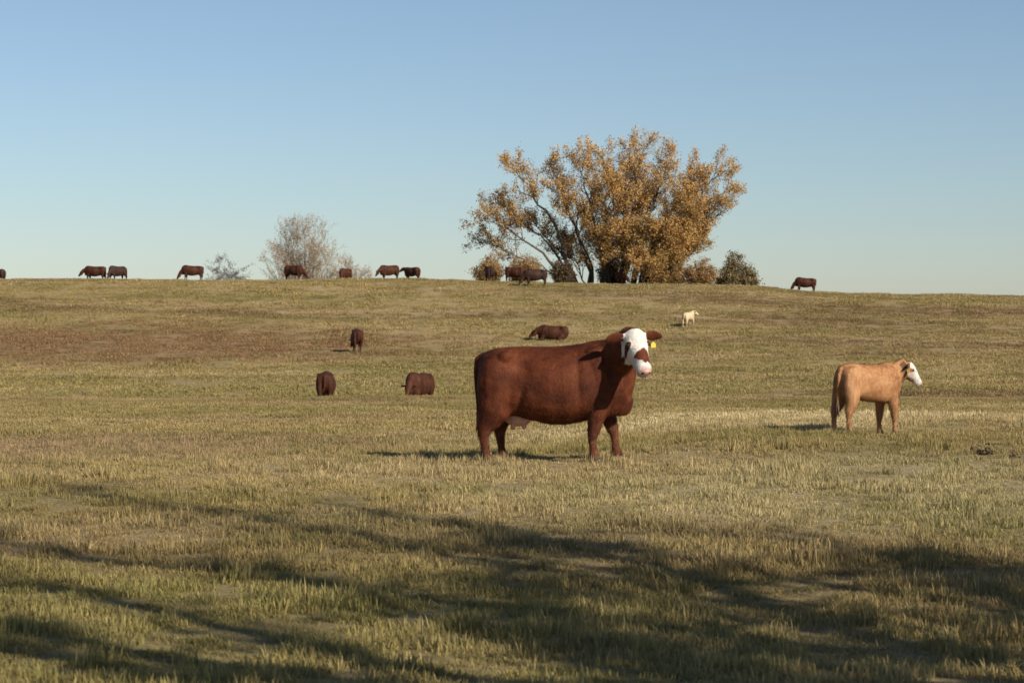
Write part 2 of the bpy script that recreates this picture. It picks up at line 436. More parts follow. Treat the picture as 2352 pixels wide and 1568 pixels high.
shrub('brush_clump', 1292, 189, 600, 60, m_leaf_dark, 'dark brushy undergrowth at the left stems of the big autumn tree', 26, .8, .18)
shrub('brush_clump', 1402, 200, 585, 60, m_leaf_dark, 'tall dark undergrowth in the middle of the big autumn tree', 27, .9, .18)
shrub('brush_clump', 1530, 195, 600, 110, m_leaf_rust, 'thick orange-brown undergrowth under the right side of the big autumn tree', 28, .9, .2)

# --- the tree out of frame, right of the camera, whose branches throw the long shadows over the near grass
def shade_tree():
    rnd = random.Random(3); rng = np.random.default_rng(3)
    B = Vector((8.8, 5.0, gz(8.8, 5.0)))
    u = Vector((-math.cos(SUN_AZ), math.sin(SUN_AZ), 0)); te = math.tan(SUN_EL)
    g = Geo(); tips = []
    def back(px, py, dl):
        Y = EYE*FP/(py-716); G = Vector(((px-1176)/FP*Y, Y, 0))
        along = (G-B).dot(u); h = along*te*(1+dl)
        q = G - u*(h/te); return Vector((q.x, q.y, h)) - Vector((B.x, B.y, 0))
    trunk, tr = limb((0, 0, -.3), (-.1, .1, 4.6), .34, .24, rnd, 8, .02)
    g.tube(trunk, tr, 10)
    streaks = [
      (.06, .11, [(1150,1560),(1025,1535),(875,1505),(750,1477),(650,1442),(500,1420),(400,1402),(280,1375),(200,1348),(100,1345),(0,1337),(-120,1320)]),
      (-.06, .12, [(700,1560),(575,1525),(400,1500),(250,1480),(100,1447),(0,1430),(-140,1415)]),
      (-.03, .09, [(600,1575),(400,1550),(250,1525),(100,1500),(-60,1480)]),
      (.10, .09, [(1150,1385),(1000,1365),(850,1345),(750,1330),(625,1310),(500,1297),(400,1292),(300,1277),(200,1267),(75,1240),(0,1225),(-90,1205)]),
      (-.08, .06, [(1100,1430),(1050,1415),(925,1385),(750,1335)]),
      (.04, .04, [(700,1205),(525,1180),(425,1170),(300,1152),(190,1130)]),
      (-.05, .06, [(1130,1290),(1000,1262),(900,1250),(825,1232),(700,1210),(625,1190)]),
      (.08, .06, [(1180,1225),(1100,1210),(1000,1195),(875,1180),(800,1155)]),
      (.0, .13, [(2352,1520),(2276,1505),(2126,1475),(1976,1435),(1850,1395),(1726,1365),(1626,1315),(1500,1300),(1400,1270),(1250,1240),(1170,1225)]),
      (-.1, .07, [(2026,1550),(1926,1520),(1826,1485),(1720,1448),(1600,1400)]),
      (.1, .10, [(1780,1570),(1650,1535),(1550,1515),(1476,1487),(1376,1470),(1300,1435),(1230,1390),(1180,1350),(1150,1280)]),
      (-.04, .11, [(2420,1400),(2330,1370),(2230,1320),(2120,1290),(2000,1265),(1850,1245),(1700,1230),(1580,1228)]),
      (.05, .06, [(1600,1400),(1430,1355),(1350,1335),(1260,1300)]),
      (.12, .06, [(2352,1560),(2200,1545),(2080,1500),(1950,1490),(1830,1470)]),
    ]
    for dl, r, P in streaks:
        Q = [back(px, py, dl*(.3+.7*i/len(P))) for i, (px, py) in enumerate(P)]
        p0 = trunk[rnd.choice([5, 6, 7, 8])]
        c1 = p0.lerp(Q[0], .5) + Vector((0, 0, -.1*(Q[0]-p0).length))
        pts = [p0, c1] + Q
        rr = [r*1.3 + (.03-r*1.3)*(i/(len(pts)-1))**1.3 for i in range(len(pts))]
        # smooth the limb
        for _ in range(1):
            pts = [pts[0]] + [pts[i-1]*.2+pts[i]*.6+pts[i+1]*.2 for i in range(1, len(pts)-1)] + [pts[-1]]
        g.tube(pts, rr, 6)
        for i in range(2, len(pts)):
            d = (pts[i]-pts[i-1]).normalized()
            for _ in range(3):
                q = d.orthogonal(); q.rotate(Quaternion(d, rnd.uniform(0, 6.28)))
                sprout(g, tips, pts[i], (d*1.5+q*rnd.uniform(.3, .6)).normalized(), rnd.uniform(.6, 1.0), rr[i]*.3+.01, 1, rnd, .4, .1)
    leaf = [leaves_on(tips, .9, .06, rng)]
    masses = [(1180,1255,.45,130),(1250,1250,.4,110),(1165,1340,.45,150),(1205,1400,.45,170),(1110,1215,.35,60),(1620,1325,.4,110),(1540,1318,.35,90),
              (2120,1310,.55,200),(2220,1340,.6,230),(2310,1310,.6,220),(2200,1285,.4,100),(1360,1465,.4,120),(1440,1490,.45,170),(1510,1485,.4,120),
              (1690,1550,.45,150),(1770,1545,.4,130),(2260,1500,.35,80),(330,1545,.5,130),(80,1450,.35,60),(550,1540,.4,80),
              (2330,1420,.4,120),(1350,1250,.35,60)]
    for px, py, rad, n in masses:
        c_ = back(px, py, rnd.uniform(-.05, .05))
        leaf.append(np.array(c_) + rng.normal(0, rad*.55, (int(n*1.35), 3)))
        # twigs carrying the cluster
        for _ in range(7):
            d = Vector((rnd.gauss(0, 1), rnd.gauss(0, 1), rnd.gauss(0, 1))).normalized()
            sprout(g, tips, c_ - d*rad*.3, d, rad*1.1, .012, 0, rnd, .6, .1)
    P = np.concatenate(leaf)
    finish_tree('shade_tree', B, g, P, .15, m_leaf_orange, m_bark, 'half-bare tree outside the picture to the right, throwing long branch shadows on the near grass', 'tree', None, rng)
shade_tree()

# ------------------------------------------------------------------ cattle
def superellipse(c, up, side, hu, hd, w, n=22, e=2.3, pinch=0.0):
    out = []
    for k in range(n):
        a = 2*math.pi*k/n
        ca, sa = math.cos(a), math.sin(a)
        x = math.copysign(abs(ca)**(2/e), ca)*w; y = math.copysign(abs(sa)**(2/e), sa)
        if y > 0: x *= 1-pinch*y*y
        y *= hu if y > 0 else hd
        out.append(c + side*x + up*y)
    return out
class Solid:
    def __init__(s): s.v = []; s.f = []
    def loft(s, rings):
        n = len(rings[0]); b0 = len(s.v)
        for r in rings: s.v += r
        for i in range(len(rings)-1):
            for k in range(n):
                a = b0+i*n+k; b_ = b0+i*n+(k+1) % n
                s.f.append((a, b_, b_+n, a+n))
        for off, fl in ((b0, True), (b0+(len(rings)-1)*n, False)):
            c = sum((s.v[off+k] for k in range(n)), Vector())/n
            s.v.append(c); ci = len(s.v)-1
            for k in range(n):
                t = (off+k, off+(k+1) % n, ci); s.f.append(t[::-1] if fl else t)
    def chain(s, pts, n=14):   # (pos, radius fore-aft, radius side)
        P = [Vector(p[0]) for p in pts]; rings = []
        for i, p in enumerate(pts):
            t = (P[min(i+1, len(P)-1)]-P[max(i-1, 0)]).normalized()
            side = Vector((0, 1, 0)) - t*t.y; side.normalize(); up = t.cross(side)
            rings.append(superellipse(P[i], up, side, p[1], p[1], p[2], n, 2.0))
        s.loft(rings)
    def ball(s, c, r, M=None, nu=12, nv=8):
        c = Vector(c); rings = []
        for j in range(1, nv):
            a = -math.pi/2+math.pi*j/nv
            ring = []
            for k in range(nu):
                q = Vector((math.cos(a)*math.cos(2*math.pi*k/nu)*r[0], math.cos(a)*math.sin(2*math.pi*k/nu)*r[1], math.sin(a)*r[2]))
                if M: q = M @ q
                ring.append(c+q)
            rings.append(ring)
        s.loft(rings)
    def mesh(s):
        me = bpy.data.meshes.new('m'); me.from_pydata([tuple(v) for v in s.v], [], s.f); return me

def remesh(me, voxel, it):
    o = bpy.data.objects.new('tmp', me); COL.objects.link(o)
    m = o.modifiers.new('r', 'REMESH'); m.mode = 'VOXEL'; m.voxel_size = voxel; m.use_smooth_shade = True
    sm = o.modifiers.new('s', 'SMOOTH'); sm.factor = .5; sm.iterations = it
    dg = bpy.context.evaluated_depsgraph_get(); dg.update()
    r = bpy.data.meshes.new_from_object(o.evaluated_get(dg))
    bpy.data.objects.remove(o); bpy.data.meshes.remove(me)
    return r

COW_TORSO = [  # x, top, bottom, halfwidth, pinch
    (-.905, 1.20, .98, .10, .1), (-.885, 1.29, .82, .19, .2), (-.82, 1.345, .70, .27, .2), (-.68, 1.385, .61, .315, .25), (-.50, 1.39, .585, .325, .35),
    (-.28, 1.375, .535, .355, .45), (-.05, 1.365, .485, .385, .5), (.15, 1.37, .475, .385, .5), (.33, 1.385, .50, .36, .55), (.48, 1.41, .525, .325, .6),
    (.62, 1.42, .53, .29, .6), (.74, 1.405, .56, .25, .5), (.84, 1.36, .64, .20, .4), (.91, 1.28, .76, .12, .3)]
CALF_TORSO = [
    (-.90, 1.20, 1.02, .09, .1), (-.88, 1.28, .90, .16, .2), (-.82, 1.335, .82, .21, .2), (-.68, 1.37, .74, .24, .25), (-.50, 1.375, .715, .245, .35),
    (-.28, 1.36, .69, .26, .45), (-.05, 1.35, .665, .27, .5), (.15, 1.35, .65, .27, .5), (.33, 1.365, .64, .26, .55), (.48, 1.385, .63, .24, .6),
    (.62, 1.39, .64, .22, .6), (.74, 1.37, .69, .19, .5), (.84, 1.32, .77, .15, .4), (.91, 1.25, .86, .10, .3)]

def make_cow_mesh(torso, poll, hdir, neck, legs, voxel=.015, white='patch', calf=False, it=14, leg_scale=1.0, seed=0, headscale=1.0, tail=True, nk=(.30, .21, .165), xs=1.0, fold=False):
    """local axes: +x forward, z up, y left. returns mesh and the head frame"""
    s = Solid(); Z = Vector((0, 0, 1)); Yv = Vector((0, 1, 0))
    rings = []
    for x, zt_, zb, w, pin in torso:
        zc = zb + (zt_-zb)*.47
        rings.append(superellipse(Vector((x, 0, zc)), Z, Yv, zt_-zc, zc-zb, w, 26, 2.35, pin*.45))
    s.loft(rings)
    tw = torso[3][3]/.315; bw = tw*(.85 if calf else 1)
    for sy in (-1, 1):                                  # haunch, hip bone, shoulder
        s.ball((-.67, sy*.19*tw, .96), (.255, .16*tw, .37))
        if not calf: s.ball((-.56, sy*.24*tw, 1.28), (.10, .07, .08))
        s.ball((.55, sy*.185*tw, .98 if calf else 1.00), (.20, .13*tw, .29 if calf else .36), Matrix.Rotation(R(-10), 3, 'Y'))
    if not calf:
        s.ball((.80, 0, .70), (.15, .12, .17))          # brisket and dewlap
        s.ball((.87, -.02, .99), (.13, .10, .30), Matrix.Rotation(R(8), 3, 'Y'))
    # legs
    ls = leg_scale
    for (kind, sy, fx) in legs:
        y = sy*.185*(.85 if calf else 1)
        if kind == 'f':
            x0 = .55
            s.chain([((x0-.02, y*.95, .98), .17*ls, .11*ls), ((x0, y*1.02, .80), .165*ls, .115*ls), ((x0+(fx-x0)*.3, y*1.03, .64), .135*ls, .10*ls), ((x0+(fx-x0)*.6, y, .50), .095*ls, .08*ls),
                     ((x0+(fx-x0)*.85, y*.98, .385), .074*ls, .07*ls), ((fx-.005, y*.96, .30), .052*ls, .05*ls), ((fx, y*.96, .19), .045*ls, .045*ls), ((fx+.01, y*.96, .115), .06*ls, .058*ls), ((fx+.03, y*.96, .05), .058*ls, .058*ls)])
        else:
            x0 = -.69; d = fx-x0
            s.chain([((x0, y*.95, 1.02), .23*ls, .13*ls), ((x0+.01+d*.1, y*1.06, .82), .23*ls, .135*ls), ((x0+d*.35, y*1.05, .68), .20*ls, .125*ls), ((x0-.02+d*.65, y, .57), .145*ls, .10*ls),
                     ((x0-.045+d*.9, y*.97, .475), .098*ls, .076*ls), ((fx-.045, y*.95, .38), .06*ls, .054*ls), ((fx-.035, y*.95, .23), .047*ls, .045*ls), ((fx-.015, y*.95, .12), .062*ls, .06*ls), ((fx+.02, y*.95, .05), .058*ls, .058*ls)])
    if fold:                                            # legs tucked under a resting animal
        for sy in (-1, 1):
            s.chain([((.50, sy*.22, .78), .14, .10), ((.72, sy*.27, .58), .085, .08), ((.86, sy*.27, .535), .065, .06), ((.70, sy*.30, .515), .05, .045), ((.48, sy*.31, .51), .045, .04)])
            s.chain([((-.62, sy*.24, .80), .22, .13), ((-.40, sy*.36, .62), .14, .10), ((-.28, sy*.39, .54), .08, .07), ((-.52, sy*.41, .52), .06, .05), ((-.74, sy*.40, .51), .05, .045)])
    if tail:
        tx = torso[0][0]
        s.chain([((tx+.07, 0, 1.30), .05, .05), ((tx-.01, 0, 1.26), .046, .046), ((tx-.035, .004, 1.15), .038, .038), ((tx-.04, .01, .95), .031, .031), ((tx-.04, .015, .75), .028, .028), ((tx-.04, .02, .62), .025, .025)], 8)
    for v in s.v: v.x *= xs
    # neck
    poll = Vector(poll); f = Vector(hdir).normalized()
    pts = [Vector((.48*xs, 0, 1.09))] + [Vector(p) for p in neck] + [poll - f*.01]
    m = len(pts); rings = []
    for i, p in enumerate(pts):
        t = (pts[min(i+1, m-1)]-pts[max(i-1, 0)]).normalized()
        side = t.cross(Z) if abs(t.z) < .93 else t.cross(Vector((1, 0, 0)))
        side = -side.normalized(); up = t.cross(-side).normalized()
        if up.z < 0 and abs(t.z) < .9: up = -up
        q = i/(m-1)
        hh = nk[0]*(1-q)**1.2 + nk[2]*(1-(1-q)**1.2); ww = nk[1]*(1-q) + .115*q
        rings.append(superellipse(p, up, side, hh*.95, hh*1.05, ww*tw**.5, 20, 2.1))
    s.loft(rings)
    # head
    side = f.cross(Z)
    side = side.normalized() if side.length > .05 else Vector((0, -1, 0))
    up = side.cross(f).normalized()
    hs = headscale
    H = [(-.07, .07, .08, .07, 0), (-.02, .115, .13, .105, 0), (.05, .125, .17, .122, 0), (.11, .122, .20, .126, 0), (.17, .112, .205, .118, 0), (.24, .10, .175, .10, -.005),
         (.31, .088, .135, .084, -.012), (.37, .08, .11, .078, -.018), (.42, .078, .10, .080, -.022), (.465, .074, .092, .079, -.027), (.50, .055, .068, .062, -.03), (.515, .03, .04, .04, -.03)]
    s.loft([superellipse(poll + f*t*hs + up*o*hs, up, side, a*hs, b_*hs, w*hs, 20, 2.3, .12) for t, a, b_, w, o in H])
    for sg in (-1, 1):
        s.ball(poll + (f*.155 + side*sg*.103 + up*.055)*hs, (.034*hs,)*3)      # brow
        s.ball(poll + (f*.455 + side*sg*.042 + up*.0)*hs, (.034*hs,)*3)          # nostril wing
        # ear: leaf-shaped, sticking out and slightly back and down
        e0 = poll + (f*.02 + side*sg*.095 + up*.03)*hs
        ed = (side*sg + Z*-.12 - f*.12).normalized(); en = (f*.75+up*.35).normalized(); en = (en-ed*en.dot(ed)).normalized(); ew = ed.cross(en)
        rings = []
        for t, w, th in ((-.02, .028, .024), (.03, .042, .022), (.08, .064, .02), (.135, .068, .018), (.19, .05, .016), (.235, .018, .012)):
            rings.append(superellipse(e0+ed*t*hs - ew*0 + Vector((0, 0, -.25*t*t*4))*hs*.3, ew, en, w*hs, w*hs, th*hs, 10, 2))
        s.loft(rings)
    me = remesh(s.mesh(), voxel, it)
    # coat unevenness + markings
    n = len(me.vertices); co = np.empty(n*3); me.vertices.foreach_get('co', co); co = co.reshape(-1, 3)
    nr = np.empty(n*3); me.vertices.foreach_get('normal', nr); nr = nr.reshape(-1, 3)
    W = np.zeros(n, np.float32); Pk = np.zeros(n, np.float32); Bk = np.zeros(n, np.float32)
    rel = (co - np.array(poll))/hs
    T = rel@np.array(f); A = rel@np.array(side); U = rel@np.array(up)
    head = (T > -.04) & (T < .56) & (np.abs(A) < .15) & (np.abs(U) < .24)
    for i in range(n):
        d = mnoise.noise(Vector(co[i])*9+Vector((seed, 0, 0)))*.0035 + mnoise.noise(Vector(co[i])*3.3+Vector((0, seed, 7)))*.008
        if not head[i]:
            px_, py_, pz_ = co[i][0]/xs, co[i][1], co[i][2]
            if abs(py_) > .12 and not calf:
                d -= .046*math.exp(-((px_+.36)/.11)**2-((pz_-1.16)/.10)**2)
                d -= .028*math.exp(-((px_-.31)/.05)**2-((pz_-.98)/.28)**2)
                d -= .022*math.exp(-((px_+.40-.35*(pz_-.8))/.05)**2-((pz_-.80)/.16)**2)
                d -= .016*math.exp(-((px_-.70)/.05)**2-((pz_-1.1)/.2)**2)
            co[i] += nr[i]*d
        if head[i]:
            t, a, u_ = T[i], A[i], U[i]
            if white == 'patch':
                w = float(smooth(-.03, .0, t)*smooth(.155, .115, abs(a))) if False else float(smooth(-.03, .005, t)) * float(1-smooth(.118, .135, abs(a)))
                jt = mnoise.noise(Vector((t*11, a*11, 3)))*.035; jt2 = mnoise.noise(Vector((t*23+4, a*23, u_*20)))*.03; pt = .95*math.exp(-((t-.315+jt+jt2)/.078)**2.0*1.3 if False else -abs((t-.315+jt+jt2)/.078)**2.6) * math.exp(-abs((a+.012+jt-jt2)/(.085-.16*max(0, .32-t)))**2.6) * float(smooth(-.06, -.01, u_+jt2))
                ey = math.exp(-(((t-.165)/.045)**2+((abs(a)-.115)/.035)**2)**1) * .9
                W[i] = max(0, w - pt*1.2 - ey) * (1-float(smooth(.16, .22, -u_))*.0)
                if t > .44 and u_ > -.09: Pk[i] = .75*float(smooth(.44, .49, t))
            elif white == 'face':
                jt = mnoise.noise(Vector((t*9, a*9, u_*9+seed)))*.05
                w = float(smooth(-.03, .02, t))
                cheek = float(smooth(-.10+jt, -.04+jt, u_))*float(1-smooth(.105, .13, abs(a)))
                cheek = max(cheek, float(smooth(.33, .42, t+jt)))
                W[i] = w*cheek
                if t > .45: Pk[i] = .6*float(smooth(.45, .49, t))
            elif white == 'none': pass
    if calf:
        ear = (T > -.12) & (T < .24) & (np.abs(A) > .135) & (U > -.12)
        Bk[ear] = .72
        ck = (T > .0) & (T < .30) & (np.abs(A) < .2) & (U < -.10)
        Bk[ck] = np.maximum(Bk[ck], .45)
        W[ck] = 0
    me.vertices.foreach_set('co', co.ravel())
    for nm, arr in (('white', W), ('pink', Pk), ('black', Bk)):
        a_ = me.attributes.new(nm, 'FLOAT', 'POINT'); a_.data.foreach_set('value', arr)
    me.update()
    return me, (poll, f, side, up, hs)

def hoof_mesh():
    s = Solid(); rings = []
    for z, l, w, o in ((.085, .048, .048, -.005), (.06, .056, .054, 0), (.02, .068, .06, .008), (0, .072, .062, .012)):
        r = superellipse(Vector((o, 0, z)), Vector((1, 0, 0)), Vector((0, 1, 0)), l, l*.75, w, 16, 2.4)
        for v in r:                                       # the cleft at the toe
            if v.x > o+l*.3 and abs(v.y) < w*.35: v.x -= .02
        rings.append(r)
    s.loft(rings); return s.mesh()
def eye_mesh(r=.021):
    s = Solid(); s.ball((0, 0, 0), (r, r, r), None, 14, 10); return s.mesh()
def tag_mesh(sc=1.0):
    bm = bmesh.new(); w, h, t = .028*sc, .038*sc, .004
    pr = [(-w*.35, 0), (w*.35, 0), (w*.5, -h*.35), (w, -h*.5), (w, -h*1.7), (-w, -h*1.7), (-w, -h*.5), (-w*.5, -h*.35)]
    a = [bm.verts.new((x, -t, z)) for x, z in pr]; b_ = [bm.verts.new((x, t, z)) for x, z in pr]
    bm.faces.new(a); bm.faces.new(b_[::-1])
    for i in range(len(pr)): bm.faces.new((a[i], b_[i], b_[(i+1) % len(pr)], a[(i+1) % len(pr)]))
    me = bpy.data.meshes.new('m'); bm.normal_update(); bm.to_mesh(me); bm.free(); return me
def switch_mesh(base):
    g = Geo(); rnd = random.Random(4); b0 = Vector(base)
    for i in range(26):
        p = b0 + Vector((rnd.gauss(0, .012), rnd.gauss(0, .012), rnd.uniform(-.02, .05)))
        e = p + Vector((rnd.gauss(0, .03), rnd.gauss(0, .03), -rnd.uniform(.18, .30)))
        g.tube([p, p.lerp(e, .5)+Vector((rnd.gauss(0, .012), rnd.gauss(0, .012), 0)), e], [.011, .009, .002], 4)
    return g.mesh()

def detail_cow(root, legs, frame, ls, torso, tag_side=None, tag_sc=1.0, udder=False, calf=False, xs=1.0):
    poll, f, side, up, hs = frame
    for kind, sy, fx in legs:
        y = sy*.185*(.85 if calf else 1)*(.96 if kind == 'f' else .95)
        h = link('hoof', hoof_mesh(), m_hoof, root); h.location = (fx*xs+(.035 if kind == 'f' else .025), y, 0); h.scale = (ls,)*3
    for sg in (-1, 1):
        e = link('eye', eye_mesh(.021*hs), m_eye, root); e.location = poll + (f*.165 + side*sg*.117 + up*.05)*hs
    for sg in (-1, 1):
        q = Solid(); q.ball((0, 0, 0), (.012*hs, .016*hs, .011*hs), Matrix((f, side, up)).transposed(), 10, 6)
        nn_ = link('nostril', q.mesh(), m_eye, root); nn_.location = poll + (f*.512 + side*sg*.034 - up*.002)*hs
    nm = Solid()
    M = Matrix((f, side, up)).transposed()
    nm.ball((0, 0, 0), (.022*hs, .052*hs, .040*hs), M, 14, 8)
    nz = link('nose_pad', nm.mesh(), m_nose, root); nz.location = poll + (f*.502 - up*.012)*hs
    if tag_side:
        t = link('ear_tag', tag_mesh(tag_sc), m_tagy, root, smooth=False)
        ed = (side*tag_side + Vector((0, 0, -.12)) - f*.12).normalized()
        t.location = poll + (f*.055 + side*tag_side*.095 + up*.03)*hs + ed*.11*hs + Vector((0, 0, -.045*hs))
        fl = Vector((f.x, f.y, 0)).normalized()
        t.rotation_euler = (0, 0, math.atan2(fl.y, fl.x)+math.pi/2)
    if udder:
        s = Solid(); s.ball((-.43, 0, .60), (.17, .14, .13), None, 16, 10)
        for ax in (-.50, -.37):
            for sy in (-.065, .065):
                s.chain([((ax, sy, .53), .024, .024), ((ax, sy, .47), .02, .02), ((ax, sy, .435), .014, .014)], 8)
        link('udder', remesh(s.mesh(), .011, 3), m_udder, root)
    tx = torso[0][0]
    link('tail_switch', switch_mesh((tx*xs-.04, .02, .64)), m_switch, root)

def ground_pose(x, y, yaw, half=.6, scale=1.0):
    """height and pitch of an animal standing on the slope"""
    c, s_ = math.cos(yaw), math.sin(yaw); h = half*scale
    zf = gz(x+c*h, y+s_*h); zb = gz(x-c*h, y-s_*h)
    return (zf+zb)/2, -math.atan2(zf-zb, 2*h)

def rot(yaw, pitch): return (Matrix.Rotation(yaw, 3, 'Z') @ Matrix.Rotation(pitch, 3, 'Y')).to_euler()

def hair_mesh(body, count, length, width, rng, seed=0):
    n = len(body.vertices); co = np.empty(n*3); body.vertices.foreach_get('co', co); co = co.reshape(-1, 3)
    nr = np.empty(n*3); body.vertices.foreach_get('normal', nr); nr = nr.reshape(-1, 3)
    body.calc_loop_triangles(); m = len(body.loop_triangles); T = np.empty(m*3, np.int32); body.loop_triangles.foreach_get('vertices', T); T = T.reshape(-1, 3)
    ar = np.linalg.norm(np.cross(co[T[:, 1]]-co[T[:, 0]], co[T[:, 2]]-co[T[:, 0]]), axis=1)
    t = T[rng.choice(m, count, p=ar/ar.sum())]
    w = rng.dirichlet((1, 1, 1), count)[:, :, None]
    P = (co[t]*w).sum(1); Nn = (nr[t]*w).sum(1); Nn /= np.linalg.norm(Nn, axis=1)[:, None]
    flow = np.array([-.55, 0, -.8]) + rng.normal(0, .28, (count, 3))
    flow -= Nn*(flow*Nn).sum(1)[:, None]; flow /= np.linalg.norm(flow, axis=1)[:, None]+1e-6
    d = flow + Nn*rng.uniform(.12, .5, count)[:, None]; d /= np.linalg.norm(d, axis=1)[:, None]
    L = (length*rng.uniform(.5, 1.35, count)*(1+1.0*np.clip((.72-P[:, 2])/.2, 0, .6)))[:, None]
    sd = np.cross(d, Nn); sd /= np.linalg.norm(sd, axis=1)[:, None]+1e-6
    V = np.stack([P-sd*width*.5-Nn*.002, P+sd*width*.5-Nn*.002, P+d*L], 1).reshape(-1, 3)
    me = bpy.data.meshes.new('m'); me.vertices.add(3*count); me.vertices.foreach_set('co', V.ravel())
    me.loops.add(3*count); me.loops.foreach_set('vertex_index', np.arange(3*count, dtype=np.int32))
    me.polygons.add(count); me.polygons.foreach_set('loop_start', np.arange(0, 3*count, 3, dtype=np.int32)); me.update(calc_edges=True)
    for nm in ('white', 'pink', 'black'):
        q = np.empty(n, np.float32); body.attributes[nm].data.foreach_get('value', q)
        v = (q[t]*w[:, :, 0]).sum(1)
        a_ = me.attributes.new(nm, 'FLOAT', 'POINT'); a_.data.foreach_set('value', np.repeat(v, 3).astype(np.float32))
    return me

# --- the big red cow in front, head turned to the camera
yaw = R(-4)
legs_main = [('f', -1, .44), ('f', 1, .70), ('h', -1, -.83), ('h', 1, -.66)]
me, fr = make_cow_mesh(COW_TORSO, (.93, -.36, 1.44), (.24, -.62, -.75), [(.62, -.05, 1.16), (.79, -.17, 1.27), (.885, -.28, 1.37)], legs_main, .0135, 'patch', seed=2, headscale=1.06, xs=.94)
x0, y0 = at(1283, 0, 24.55).x, 24.55
x0m, y0m = x0, y0
z0, pit = ground_pose(x0, y0, yaw)
root = empty('cow', (x0, y0, z0-.055), rot(yaw, pit-R(1.8)), 1.0)
tag(root, 'big dark red cow with a white blotched face turned to the camera', 'cow', 'cattle spread over the pasture')
link('body', me, m_red, root); link('coat_hair', hair_mesh(me, 70000, .026, .004, np.random.default_rng(5)), m_red, root, smooth=False)
detail_cow(root, legs_main, fr, 1.0, COW_TORSO, tag_side=-1 if fr[2].x < 0 else 1, udder=True, xs=.94)

# --- the tan calf at the right
yaw = R(33); XS = .80
legs_calf = [('f', -1, .64), ('f', 1, .50), ('h', -1, -.74), ('h', 1, -.86)]
me, fr = make_cow_mesh(CALF_TORSO, (.86, -.09, 1.33), (.44, -.42, -.79), [(.50, 0, 1.13), (.62, -.03, 1.19), (.75, -.06, 1.26)], legs_calf, .014, 'face', calf=True, it=10, seed=5, leg_scale=.90, headscale=.87, nk=(.27, .19, .17), xs=XS)
CS = .735
Yc = 29.4; x0 = at(1996, 0, Yc).x
z0, pit = ground_pose(x0, Yc, yaw, .5, CS)
root = empty('calf', (x0, Yc, z0-.035), rot(yaw, pit), CS)
tag(root, 'light tan calf with a white face and yellow ear tag', 'calf', 'cattle spread over the pasture')
link('body', me, m_tan, root); link('coat_hair', hair_mesh(me, 45000, .034, .0055, np.random.default_rng(6)), m_tan, root, smooth=False)
detail_cow(root, legs_calf, fr, .92, CALF_TORSO, tag_side=1 if fr[2].y < 0 else -1, tag_sc=1.5, calf=True, xs=XS)

# --- herd farther off
legs_a = [('f', -1, .50), ('f', 1, .66), ('h', -1, -.80), ('h', 1, -.66)]
legs_b = [('f', -1, .68), ('f', 1, .48), ('h', -1, -.68), ('h', 1, -.84)]
graze_a = make_cow_mesh(COW_TORSO, (1.12, -.05, .62), (.50, -.10, -.86), [(.68, -.01, 1.02), (.88, -.02, .88), (1.02, -.03, .74)], legs_a, .026, 'none', it=5, seed=8)[0]
graze_b = make_cow_mesh(COW_TORSO, (1.10, .16, .70), (.55, .22, -.80), [(.68, .02, 1.04), (.86, .06, .92), (1.0, .11, .80)], legs_b, .026, 'none', it=5, seed=9)[0]
stand_a = make_cow_mesh(COW_TORSO, (1.10, .10, 1.30), (.80, .2, -.56), [(.66, .01, 1.12), (.82, .03, 1.19), (.97, .07, 1.25)], legs_b, .026, 'none', it=5, seed=10)[0]
lie_c = make_cow_mesh(CALF_TORSO, (1.02, -.08, 1.34), (.7, -.5, -.5), [(.66, 0, 1.14), (.80, -.02, 1.22), (.93, -.05, 1.28)], legs_b, .026, 'none', calf=True, it=5, seed=12, leg_scale=.9)[0]

graze_c = make_cow_mesh(COW_TORSO, (1.16, .06, .90), (.62, .10, -.78), [(.68, .01, 1.08), (.86, .02, 1.03), (1.03, .04, .97)], legs_a, .026, 'none', it=5, seed=14)[0]
rest = make_cow_mesh(COW_TORSO, (1.08, .06, 1.03), (.72, .10, -.66), [(.66, 0, 1.07), (.82, .02, 1.07), (.96, .04, 1.05)], [], .026, 'none', it=5, headscale=1.12, seed=15, tail=False, fold=True, nk=(.34, .26, .20))[0]
MESH = {'gc': graze_c, 'ly': rest, 'ga': graze_a, 'gb': graze_b, 'st': stand_a, 'ca': lie_c}
def place(kind, px, Y, deg, mat, label, scale=1.0, name='cow', cat='cow'):
    x = at(px, 0, Y).x; yw = R(deg)
    z, p = ground_pose(x, Y, yw, .6, scale)
    o = bpy.data.objects.new(name, MESH[kind]); COL.objects.link(o)
    if not MESH[kind].materials: MESH[kind].materials.append(mat)
    o.material_slots[0].link = 'OBJECT'; o.material_slots[0].material = mat
    o.location = (x, Y, z-.02-(.47*scale if kind == 'ly' else 0)); o.rotation_euler = rot(yw, p); o.scale = (scale,)*3
    tag(o, label, cat, 'cattle spread over the pasture')
    return o
